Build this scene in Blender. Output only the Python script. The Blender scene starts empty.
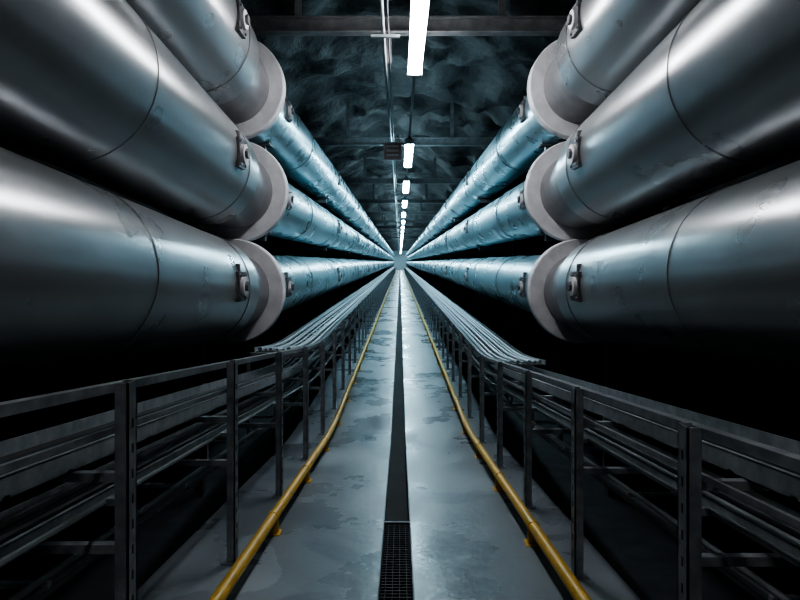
import bpy, bmesh, math, random
from mathutils import Vector, noise
random.seed(4)
H=2.06          # camera height above the level part of the walkway
YK=6.5          # where the sloping part of the tunnel meets the level part
END=150.0
def ramp(y,g,k=YK,s=.6):
    if y>=k+s: return 0.0
    if y<=k-s: return g*(k-y)
    t=(k+s-y); return g*t*t/(4*s)
def zf(y): return ramp(y,0.12)
def zp(y): return ramp(y,0.09,6.3,0.3)
NEARY=[-8.5,-4,-2,0,1,2,3,4,5,5.5,5.75,6,6.25,6.5,6.75,7,7.25,7.5]

# ---------------- materials ----------------
def mat(name,c1,c2=None,metal=0.0,r1=0.5,r2=None,scale=3.0,bump=0.0,bscale=30.0,emit=None,estr=0,detail=6,stretch=(1,1,1),lo=.35,hi=.65,stain=None,bdist=.02):
    m=bpy.data.materials.new(name); m.use_nodes=True
    nt=m.node_tree; b=nt.nodes['Principled BSDF']
    b.inputs['Metallic'].default_value=metal
    b.inputs['Roughness'].default_value=r1
    b.inputs['Base Color'].default_value=(*c1,1)
    if emit:
        b.inputs['Emission Color'].default_value=(*emit,1); b.inputs['Emission Strength'].default_value=estr
        return m
    tc=nt.nodes.new('ShaderNodeTexCoord'); mp=nt.nodes.new('ShaderNodeMapping')
    mp.inputs['Scale'].default_value=stretch
    nt.links.new(tc.outputs['Object'],mp.inputs['Vector'])
    n=nt.nodes.new('ShaderNodeTexNoise'); n.inputs['Scale'].default_value=scale; n.inputs['Detail'].default_value=detail
    n.inputs['Roughness'].default_value=.55
    nt.links.new(mp.outputs['Vector'],n.inputs['Vector'])
    cr=nt.nodes.new('ShaderNodeValToRGB')
    cr.color_ramp.elements[0].position=lo; cr.color_ramp.elements[1].position=hi
    cr.color_ramp.elements[0].color=(*c1,1); cr.color_ramp.elements[1].color=(*(c2 or c1),1)
    nt.links.new(n.outputs['Fac'],cr.inputs['Fac']); col=cr.outputs['Color']
    if stain:
        n3=nt.nodes.new('ShaderNodeTexNoise'); n3.inputs['Scale'].default_value=stain; n3.inputs['Detail'].default_value=6
        n3.inputs['Distortion'].default_value=.6
        nt.links.new(tc.outputs['Object'],n3.inputs['Vector'])
        c3=nt.nodes.new('ShaderNodeValToRGB')
        e=c3.color_ramp.elements; e[0].position=.385; e[0].color=(.68,.71,.74,1); e[1].position=.425; e[1].color=(1,1,1,1)
        k=e.new(.64); k.color=(1,1,1,1); k=e.new(.655); k.color=(1.35,1.35,1.35,1)
        nt.links.new(n3.outputs['Fac'],c3.inputs['Fac'])
        mx=nt.nodes.new('ShaderNodeMix'); mx.data_type='RGBA'; mx.blend_type='MULTIPLY'; mx.inputs[0].default_value=1
        nt.links.new(col,mx.inputs[6]); nt.links.new(c3.outputs['Color'],mx.inputs[7]); col=mx.outputs[2]
    nt.links.new(col,b.inputs['Base Color'])
    if r2 is not None:
        mr=nt.nodes.new('ShaderNodeMapRange'); mr.inputs['From Min'].default_value=lo; mr.inputs['From Max'].default_value=hi
        mr.inputs['To Min'].default_value=r1; mr.inputs['To Max'].default_value=r2
        nt.links.new(n.outputs['Fac'],mr.inputs['Value']); nt.links.new(mr.outputs['Result'],b.inputs['Roughness'])
    if bump>0:
        n2=nt.nodes.new('ShaderNodeTexNoise'); n2.inputs['Scale'].default_value=bscale; n2.inputs['Detail'].default_value=5
        nt.links.new(mp.outputs['Vector'],n2.inputs['Vector'])
        bp=nt.nodes.new('ShaderNodeBump'); bp.inputs['Strength'].default_value=bump; bp.inputs['Distance'].default_value=bdist
        nt.links.new(n2.outputs['Fac'],bp.inputs['Height']); nt.links.new(bp.outputs['Normal'],b.inputs['Normal'])
    return m
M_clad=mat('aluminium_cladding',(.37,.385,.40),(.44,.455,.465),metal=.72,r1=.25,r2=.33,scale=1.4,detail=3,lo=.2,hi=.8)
M_cladfar=mat('teal_lit_cladding',(.29,.41,.46),(.39,.53,.58),metal=.55,r1=.24,r2=.34,scale=2.0,bump=.04,bscale=3,detail=3,lo=.25,hi=.75)  # cool teal light on the far pipes is put into the base colour
M_flange=mat('flange_paint',(.50,.50,.52),(.62,.62,.64),metal=.0,r1=.45,r2=.6,scale=6,bump=.05)
M_neck=mat('pipe_neck_steel',(.20,.20,.21),(.28,.28,.29),metal=.5,r1=.4,r2=.5,scale=6)
M_seam=mat('seam_dark',(.07,.07,.08),(.11,.11,.12),metal=.6,r1=.5)
M_grate=mat('grate_dark_steel',(.025,.025,.03),(.04,.04,.045),metal=.4,r1=.6)
M_lug=mat('lug_steel',(.12,.12,.13),(.22,.22,.23),metal=.6,r1=.5,scale=20)
M_galv=mat('galvanised_steel',(.20,.22,.24),(.33,.355,.38),metal=.5,r1=.33,r2=.48,scale=14)
M_tray=mat('tray_steel',(.28,.32,.34),(.44,.48,.51),metal=.45,r1=.35,r2=.5,scale=14)
M_hole=mat('slot_dark',(.02,.02,.022),(.03,.03,.03),r1=.8)
M_beam=mat('beam_steel',(.08,.085,.09),(.13,.135,.14),metal=.3,r1=.5,scale=8)
M_yellow=mat('yellow_paint',(.47,.29,.04),(.60,.38,.07),metal=.0,r1=.35,r2=.5,scale=9)
M_conc=mat('damp_concrete',(.15,.175,.195),(.225,.255,.28),r1=.20,r2=.42,scale=1.2,bump=.10,bscale=18,detail=9,lo=.36,hi=.64,stain=.9)
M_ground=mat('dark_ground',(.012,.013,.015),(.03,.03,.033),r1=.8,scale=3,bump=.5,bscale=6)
M_rock=mat('dark_rock',(.002,.0025,.003),(.030,.033,.036),r1=.6,r2=.85,scale=2.2,bump=1.0,bscale=3,detail=12,lo=.42,hi=.68,bdist=.08)
M_rockw=mat('dark_rock_wall',(.006,.007,.008),(.018,.02,.023),r1=.85,scale=1.0,bump=.6,bscale=4,detail=10)
M_end=mat('end_wall_glow_tone',(.6,.65,.68),(.7,.75,.78),r1=.7)  # pale grey stands in for the glow at the tunnel's far end
M_cable=mat('cable_black',(.012,.013,.014),(.022,.022,.025),r1=.5)
M_cableg=mat('cable_grey',(.12,.14,.15),(.18,.20,.21),r1=.5)
M_house=mat('lamp_housing',(.30,.31,.32),(.36,.37,.38),r1=.4)
M_lampb=mat('unseen_fill_lamp',(1,1,1),emit=(1.0,.98,.98),estr=26)  # for the unseen fill lamps behind the camera
M_lampn=mat('lamp_neutral',(1,1,1),emit=(.98,.98,1.0),estr=50)
M_lampc=mat('lamp_cool',(1,1,1),emit=(.60,.88,1.0),estr=80)
M_sign=mat('sign_panel',(.22,.17,.17),(.30,.25,.25),r1=.5)
M_signd=mat('sign_marks',(.5,.5,.5),(.55,.55,.55),r1=.5)
M_box=mat('rusty_box',(.12,.09,.07),(.18,.14,.11),r1=.7,scale=12)

# ---------------- mesh builder ----------------
class MB:
    def __init__(s): s.v=[];s.f=[];s.m=[];s.mats=[];s.sm=[]
    def mi(s,m):
        if m not in s.mats: s.mats.append(m)
        return s.mats.index(m)
    def face(s,idx,m,sm=False): s.f.append(idx); s.m.append(s.mi(m)); s.sm.append(sm)
    def box(s,x0,x1,y0,y1,z0,z1,m):
        if x0>x1: x0,x1=x1,x0
        b=len(s.v); s.v+=[(x0,y0,z0),(x1,y0,z0),(x1,y1,z0),(x0,y1,z0),(x0,y0,z1),(x1,y0,z1),(x1,y1,z1),(x0,y1,z1)]
        for q in ((0,3,2,1),(4,5,6,7),(0,1,5,4),(1,2,6,5),(2,3,7,6),(3,0,4,7)): s.face([b+i for i in q],m)
    def sweep(s,prof,ys,zfun,m,sm=False,caps=True):
        """closed profile [(x,z)] swept along Y, vertical offset zfun(y)"""
        b=len(s.v); n=len(prof)
        for y in ys:
            o=zfun(y); s.v+=[(x,y,z+o) for x,z in prof]
        for i in range(len(ys)-1):
            for j in range(n):
                k=(j+1)%n
                s.face([b+i*n+j,b+i*n+k,b+(i+1)*n+k,b+(i+1)*n+j],m,sm)
        if caps:
            s.face([b+j for j in range(n)][::-1],m); s.face([b+(len(ys)-1)*n+j for j in range(n)],m)
    def bar(s,x0,x1,z0,z1,ys,zfun,m): s.sweep([(x0,z0),(x1,z0),(x1,z1),(x0,z1)],ys,zfun,m)
    def rod(s,cx,cz,r,ys,zfun,m,n=10):
        s.sweep([(cx+r*math.cos(2*math.pi*i/n),cz+r*math.sin(2*math.pi*i/n)) for i in range(n)],ys,zfun,m,True)
    def lathe(s,cx,cz,prof,zfun,n=72):
        """prof: [(y,r,mat for segment after)]"""
        b=len(s.v)
        for y,r,_ in prof:
            o=zfun(y); s.v+=[(cx+r*math.cos(2*math.pi*i/n),y,cz+o+r*math.sin(2*math.pi*i/n)) for i in range(n)]
        for i in range(len(prof)-1):
            for j in range(n):
                k=(j+1)%n
                s.face([b+i*n+j,b+i*n+k,b+(i+1)*n+k,b+(i+1)*n+j],prof[i][2],True)
        s.face([b+j for j in range(n)],prof[0][2]); s.face([b+(len(prof)-1)*n+j for j in range(n)],prof[-1][2])
    def cyl(s,p0,p1,r,m,n=12):
        p0=Vector(p0);p1=Vector(p1);d=(p1-p0).normalized()
        a=d.orthogonal().normalized();c=d.cross(a);b=len(s.v)
        for p in (p0,p1): s.v+=[tuple(p+r*(a*math.cos(2*math.pi*i/n)+c*math.sin(2*math.pi*i/n))) for i in range(n)]
        for j in range(n):
            k=(j+1)%n; s.face([b+j,b+k,b+n+k,b+n+j],m,True)
        s.face([b+j for j in range(n)][::-1],m); s.face([b+n+j for j in range(n)],m)
    def make(s,name,bevel=0):
        me=bpy.data.meshes.new(name); me.from_pydata(s.v,[],s.f)
        for m in s.mats: me.materials.append(m)
        me.polygons.foreach_set('material_index',s.m); me.polygons.foreach_set('use_smooth',s.sm)
        bm=bmesh.new(); bm.from_mesh(me); bmesh.ops.recalc_face_normals(bm,faces=bm.faces); bm.to_mesh(me); bm.free()
        me.set_sharp_from_angle(angle=math.radians(28)); me.update()
        ob=bpy.data.objects.new(name,me); bpy.context.scene.collection.objects.link(ob)
        if bevel:
            md=ob.modifiers.new('bevel','BEVEL'); md.width=bevel; md.segments=2; md.limit_method='ANGLE'
        return ob
FAR=[10,20,40,80,END]
YS=NEARY+FAR
YSI=NEARY+[10,20,40,80,END-.4]

# ---------------- floor / shell ----------------
DX=-.02; DW=.09
fl=MB()
ysf=YS
def slab(x0,x1): fl.bar(x0,x1,-.22,0,ysf,zf,M_conc)
slab(-1.29,DX-DW); slab(DX+DW,1.14)
fl.bar(DX-DW-.001,DX+DW+.001,-.24,-.17,ysf,zf,M_hole)
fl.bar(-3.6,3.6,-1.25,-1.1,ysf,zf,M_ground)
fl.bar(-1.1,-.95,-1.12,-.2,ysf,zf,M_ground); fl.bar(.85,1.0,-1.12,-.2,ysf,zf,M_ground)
fl.make('floor')
def rocksheet(name,fn,ua,ub,nu,m,amp=.22,fr=.9):
    me=bpy.data.meshes.new(name); V=[];F=[]
    ys=[]; y=-8.6
    while y<END: ys.append(y); y+= .2 if y<25 else (1.0 if y<60 else 3.0)
    ys.append(END)
    for y in ys:
        for i in range(nu+1):
            u=ua+(ub-ua)*i/nu
            p=Vector(fn(u,y)); d=noise.fractal(p*fr,1.0,2.0,5)*amp
            V.append(tuple(p+fnn(name,u)*d))
    n=nu+1
    for a in range(len(ys)-1):
        for i in range(nu): F.append((a*n+i,a*n+i+1,(a+1)*n+i+1,(a+1)*n+i))
    me.from_pydata(V,[],F); me.materials.append(m)
    me.polygons.foreach_set('use_smooth',[True]*len(F))
    ob=bpy.data.objects.new(name,me); bpy.context.scene.collection.objects.link(ob)
def fnn(name,u):
    return Vector((0,0,1)) if name=='ceiling' else Vector((1,0,0))
rocksheet('ceiling',lambda u,y:(u,y,5.95-.085*u*u+zf(y)),-3.7,3.7,40,M_rock,.32,1.0)
rocksheet('wall_left',lambda u,y:(-3.4,y,u+zf(y)),-1.3,5.4,18,M_rockw)
rocksheet('wall_right',lambda u,y:(3.4,y,u+zf(y)),-1.3,5.4,18,M_rockw)
e=MB(); e.box(-3.8,3.8,END,END+.2,-1.3,6.0,M_end); e.make('wall_end')
e=MB(); e.box(-3.8,3.8,-8.8,-8.6,-.2,8.2,M_rockw); e.make('wall_back')

# drain
g=MB()
g.bar(DX-DW,DX-DW+.008,-.05,.003,YSI,zf,M_seam); g.bar(DX+DW-.008,DX+DW,-.05,.003,YSI,zf,M_seam)
y=-3.0
while y<3.7:
    g.box(DX-DW+.012,DX+DW-.012,y,y+.007,zf(y)-.03,zf(y)-.004,M_grate); y+=.034
for k in range(1,5):
    x=DX-DW+.036*k; g.bar(x-.002,x+.002,-.034,-.006,[-3,0,1,2,3,3.7],zf,M_grate)
g.box(DX-DW,DX+DW,3.7,3.72,zf(3.7)-.04,zf(3.7)+.003,M_seam)
g.make('drain_grate')

# ---------------- big pipes ----------------
def big_pipe(cx,cz,dy):
    s=-1 if cx<0 else 1
    m=MB(); P=[]; YFL=6.5+dy
    R=.53; r2=.44; q=.605
    P.append((-8.4,R,M_clad))
    for ys in (-6.3,-3.9,-1.5,.9,3.3):
        P+= [(ys-.035,R,M_clad),(ys-.035,R+.006,M_clad),(ys+.0,R+.006,M_seam),(ys+.008,R-.002,M_clad),(ys+.01,R,M_clad)]
    P+= [(5.25,R,M_clad),(5.25,R+.008,M_clad),(5.32,R+.008,M_clad),(5.32,R,M_clad),
         (5.60,R,M_seam),(5.63,R-.03,M_neck),(5.9,r2+.03,M_neck),(6.15,r2,M_neck),(YFL-.07,r2,M_flange),
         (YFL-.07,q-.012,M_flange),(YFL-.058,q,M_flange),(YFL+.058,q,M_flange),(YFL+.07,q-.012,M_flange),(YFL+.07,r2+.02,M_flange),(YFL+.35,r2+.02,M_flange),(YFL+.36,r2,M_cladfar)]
    y=9.6
    while y<END-4:
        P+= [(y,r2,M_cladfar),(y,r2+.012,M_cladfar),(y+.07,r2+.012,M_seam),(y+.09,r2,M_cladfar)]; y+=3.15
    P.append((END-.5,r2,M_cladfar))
    m.lathe(cx,cz,P,zp)
    def lug(y,R):
        z=cz+zp(y); xi=cx-s*R
        m.box(xi+s*.06,xi-s*.02,y-.10,y+.10,z-.13,z+.13,M_lug)
        m.cyl((xi,y,z),(xi-s*.05,y,z),.085,M_flange,20)
        m.cyl((xi-s*.05,y,z),(xi-s*.075,y,z),.045,M_lug,6)
        for a in range(4):
            dy=.075*(1 if a%2 else -1); dz=.1*(1 if a//2 else -1)
            m.cyl((xi-s*.01,y+dy,z+dz),(xi-s*.035,y+dy,z+dz),.014,M_galv,6)
        m.cyl((xi+s*.03,y,z+.12),(xi+s*.03,y,z+.2),.03,M_lug,8)
    lug(4.95,R)
    y=7.5; 
    while y<60: lug(y,r2); y+=6.3
    return m.make('district_heating_pipe')
ZC=[H+2.02,H+.836,H-.337]
for cx in (-1.94,2.09):
    for cz,dy in zip(ZC,(0,.16,0)): big_pipe(cx,cz,dy)

# pipe support frames
for cx in (-1.94,2.09):
    s=-1 if cx<0 else 1
    y=2.0
    for i in range(16):
        m=MB(); R=.53 if y<6 else .44
        o=zp(y) if y<8 else 0
        xo=cx+s*.78
        m.box(xo-.06,xo+.06,y-.01,y+.01,-1.1+zf(y),5.0+o,M_beam)
        m.box(xo-.07,xo-.055,y-.06,y+.06,-1.1+zf(y),5.0+o,M_beam); m.box(xo+.055,xo+.07,y-.06,y+.06,-1.1+zf(y),5.0+o,M_beam)
        for cz in ZC:
            z=cz+o-R
            m.box(cx-s*.12,xo,y-.05,y+.05,z-.11,z-.012,M_beam)
            m.box(cx-.2,cx+.2,y-.09,y+.09,z-.012,z+.002,M_lug)
            for k in (-.17,.17):
                m.box(cx+k-.01,cx+k+.01,y-.07,y+.07,z,z+R-math.sqrt(R*R-.16*.16),M_lug)
        m.make('pipe_support_frame'); y+= 5.6 if i==0 else 6.3

# junction boxes on the wall between the pipes
for (x,y,z) in ((2.65,5.0,H+.4),(-2.7,5.4,H+1.5),(2.62,6.0,H+.45)):
    m=MB(); m.box(x-.14,x+.14,y-.13,y+.13,z-.15,z+.15,M_box)
    m.box(x-.12,x+.12,y-.145,y-.13,z-.13,z+.13,M_box)
    s=1 if x>0 else -1
    m.cyl((x,y,z),(s*3.12,y,z),.025,M_cable); m.make('junction_box',.006)

# ---------------- railings ----------------
XP=.90
def railing(s,hr,y0,st):
    m=MB()
    def B(x0,x1,z0,z1,ys=YSI,mt=M_galv): m.bar(min(s*x0,s*x1),max(s*x0,s*x1),z0,z1,ys,zf,mt)
    y=y0-2*st
    posts=[]
    while y<110: posts.append(y); y+=st
    for y in posts:
        b=zf(y); w=.031; t=b+hr+.004
        m.box(s*XP,s*(XP+.006),y-w,y+w,b,t,M_galv)
        m.box(s*XP,s*(XP+.045),y-w,y-w+.006,b,t,M_galv)
        m.box(s*XP,s*(XP+.045),y+w-.006,y+w,b,t,M_galv)
        m.box(s*(XP-.012),s*(XP+.07),y-.05,y+.05,b,b+.012,M_galv)
        if y<14:
            z=b+.1
            while z<b+hr-.1:
                m.box(s*(XP-.0015),s*(XP+.001),y-.004,y+.004,z,z+.03,M_hole)
                z+=.085
        if y<50:
            for zz in (.56,.80):
                m.box(s*(XP+.02),s*1.5,y-.014,y+.014,b+zz-.03,b+zz,M_galv)
            if y>5.3: m.box(s*(XP+.02),s*1.5,y-.018,y+.018,b+hr-.09,b+hr-.05,M_galv)
            m.box(s*1.47,s*1.5,y-.018,y+.018,b+.2,b+(hr-.05 if y>5.3 else .86),M_galv)
    B(XP+.046,XP+.086,hr-.008,hr); B(XP+.046,XP+.050,hr-.03,hr-.008); B(XP+.082,XP+.086,hr-.03,hr-.008)
    B(XP+.046,XP+.060,hr-.165,hr-.145)
    ob=m.make('metal_railing'); return posts
PL=railing(-1,1.10,1.885,1.2)
PR=railing(1,.97,1.785,1.13)

def tray(s,x0,x1,z,y0,y1,side,ncab,name='cable_tray',rung=.3,cm=None):
    m=MB(); ys=[y0]+[q for q in YS if y0<q<y1]+[y1]
    def B(a,b,c,d,mt=M_tray): m.bar(min(s*a,s*b),max(s*a,s*b),c,d,ys,zf,mt)
    B(x0,x0+.006,z,z+side); B(x1-.006,x1,z,z+side)
    B(x0,x0+.02,z,z+.005); B(x0,x0+.02,z+side-.004,z+side)
    y=y0+.05
    while y<min(y1,45):
        m.box(s*x0,s*x1,y,y+.03,zf(y)+z,zf(y)+z+.012,M_tray); y+=rung
    for i in range(ncab):
        r=random.choice((.012,.016,.02)); x=x0+.03+(x1-x0-.06)*(i+.5)/ncab+random.uniform(-.01,.01)
        m.rod(s*x,z+.012+r,r,ys,zf,cm or random.choice((M_cable,M_cable,M_cableg)),8)
    return m.make(name)
for s,hr in ((-1,1.10),(1,.97)):
    tray(s,1.0,1.46,hr-.05,5.6,110,.05,7,cm=M_tray)
    tray(s,1.10,1.46,.80,-3.9,110,.07,4)
    tray(s,1.22,1.46,.56,-3.9,110,.05,3)
    m=MB()
    for (x,z,r) in ((.99,.70,.010),(1.2,.44,.012),(1.35,.30,.02),(1.45,.20,.02)):
        m.rod(s*x,z,r,YSI,zf,M_cableg,8)
    for y in (PL if s<0 else PR):
        if y<40:
            m.box(s*.945,s*.99,y-.01,y+.01,zf(y)+.688,zf(y)+.712,M_galv)
            m.box(s*1.18,s*1.48,y-.01,y+.01,zf(y)+.41,zf(y)+.43,M_galv)
            m.box(s*1.33,s*1.48,y-.01,y+.01,zf(y)+.27,zf(y)+.285,M_galv)
    m.make('conduit_run')

# yellow kick pipe
for s in (-1,1):
    m=MB(); YX=.79
    m.rod(s*YX,.11,.032,YSI,zf,M_yellow,20)
    for y in (PL if s<0 else PR):
        y=y+.42; b=zf(y)
        if y<60:
            m.box(s*YX-.03,s*YX+.03,y-.006,y+.006,b,b+.1,M_yellow)
            m.box(s*YX-.045,s*YX+.045,y-.04,y+.04,b,b+.01,M_yellow)
            m.lathe(s*YX,.11,[(y-.03,.036,M_yellow),(y+.03,.036,M_yellow)],zf,20)
    m.make('yellow_guard_pipe')

# ---------------- ceiling services ----------------
Y0=6.6-6.3
y=Y0
for i in range(22):
    m=MB(); z=H+2.68+zf(y); 
    m.box(-3.1,3.1,y-.07,y+.07,z,z+.016,M_beam); m.box(-3.1,3.1,y-.07,y+.07,z+.164,z+.18,M_beam); m.box(-3.1,3.1,y-.008,y+.008,z,z+.18,M_beam)
    for x in (-3.0,-1.2,1.2,3.0): m.box(x-.04,x+.04,y-.01,y+.01,z+.17,z+(1.0 if abs(x)<2 else .55),M_beam)
    m.make('ceiling_beam'); y+=6.3
FX=.18; ZL=H+2.2
def zl(y): return zf(y)*.6
m=MB(); m.bar(FX-.02,FX+.02,ZL+.125,ZL+.16,YSI,zl,M_beam)
y=Y0
while y<120:
    m.box(FX-.01,FX+.01,y-.01,y+.01,ZL+.13+zl(y),H+2.68+zf(y),M_beam)
    y+=6.3
m.make('lighting_rail')
m=MB(); m.rod(-.17,ZL+.1,.017,YSI,zl,M_cableg,10); m.rod(-.12,ZL+.12,.010,YSI,zl,M_cable,8)
y=Y0
while y<120:
    m.box(-.19,-.10,y-.015,y+.015,ZL+.13+zl(y),H+2.68+zf(y),M_beam)
    y+=6.3
y=5.75
while y<120:
    m.box(-.3,.0,y,y+.04,ZL+.06+zl(y),ZL+.085+zl(y),M_cableg); y+=6.3
m.make('ceiling_conduit')
starts=[-7.0,-1.8,4.2,10.4]+[15.2+4.8*i for i in range(28)]  # negative starts: unseen fixtures added behind the camera to light the near part
for i,y in enumerate(starts):
    m=MB(); L=2.6; z=ZL+zl(y+L/2)
    lm=M_lampb if y<0 else (M_lampn if y<5 else M_lampc)
    m.box(FX-.04,FX+.04,y,y+L,z+.07,z+.115,M_house)
    m.box(FX-.09,FX+.09,y,y+.03,z-.01,z+.10,M_house); m.box(FX-.09,FX+.09,y+L-.03,y+L,z-.01,z+.10,M_house)
    pr=[(FX-.04,z+.085),(FX-.08,z+.05),(FX-.075,z+.01),(FX-.05,z-.008),(FX+.05,z-.008),(FX+.075,z+.01),(FX+.08,z+.05),(FX+.04,z+.085)]
    m.sweep(pr,[y+.03,y+L-.03],lambda q:0,lm)
    m.make('fluorescent_light_fixture')
# hanging sign
m=MB(); z=H+1.98; x=-.13; y=10.0
m.box(x-.15,x+.15,y-.01,y+.01,z-.15,z+.15,M_sign)
m.box(x-.16,x+.16,y-.015,y+.015,z+.14,z+.16,M_galv); m.box(x-.16,x+.16,y-.015,y+.015,z-.16,z-.14,M_galv)
m.box(x-.16,x-.14,y-.015,y+.015,z-.15,z+.15,M_galv); m.box(x+.14,x+.16,y-.015,y+.015,z-.15,z+.15,M_galv)
for k in range(3): m.box(x-.11,x+.11,y-.014,y-.01,z-.09+k*.08,z-.055+k*.08,M_signd)
for dx in (-.1,.1): m.box(x+dx-.006,x+dx+.006,y-.006,y+.006,z+.15,z+.30,M_galv)
m.make('hanging_sign')

# ---------------- world, camera ----------------
w=bpy.data.worlds.new('World'); bpy.context.scene.world=w; w.use_nodes=True
w.node_tree.nodes['Background'].inputs[0].default_value=(.02,.03,.04,1); w.node_tree.nodes['Background'].inputs[1].default_value=.3
cam=bpy.data.cameras.new('camera'); co=bpy.data.objects.new('camera',cam); bpy.context.scene.collection.objects.link(co)
co.location=(0,0,H); co.rotation_euler=(math.pi/2,0,0)
cam.sensor_width=36; cam.lens=25.2; cam.shift_y=-.0475; cam.clip_end=400; cam.clip_start=.05
bpy.context.scene.camera=co
vs=bpy.context.scene.view_settings
vs.view_transform='AgX'
try: vs.look='AgX - High Contrast'
except Exception: pass
vs.exposure=0.15
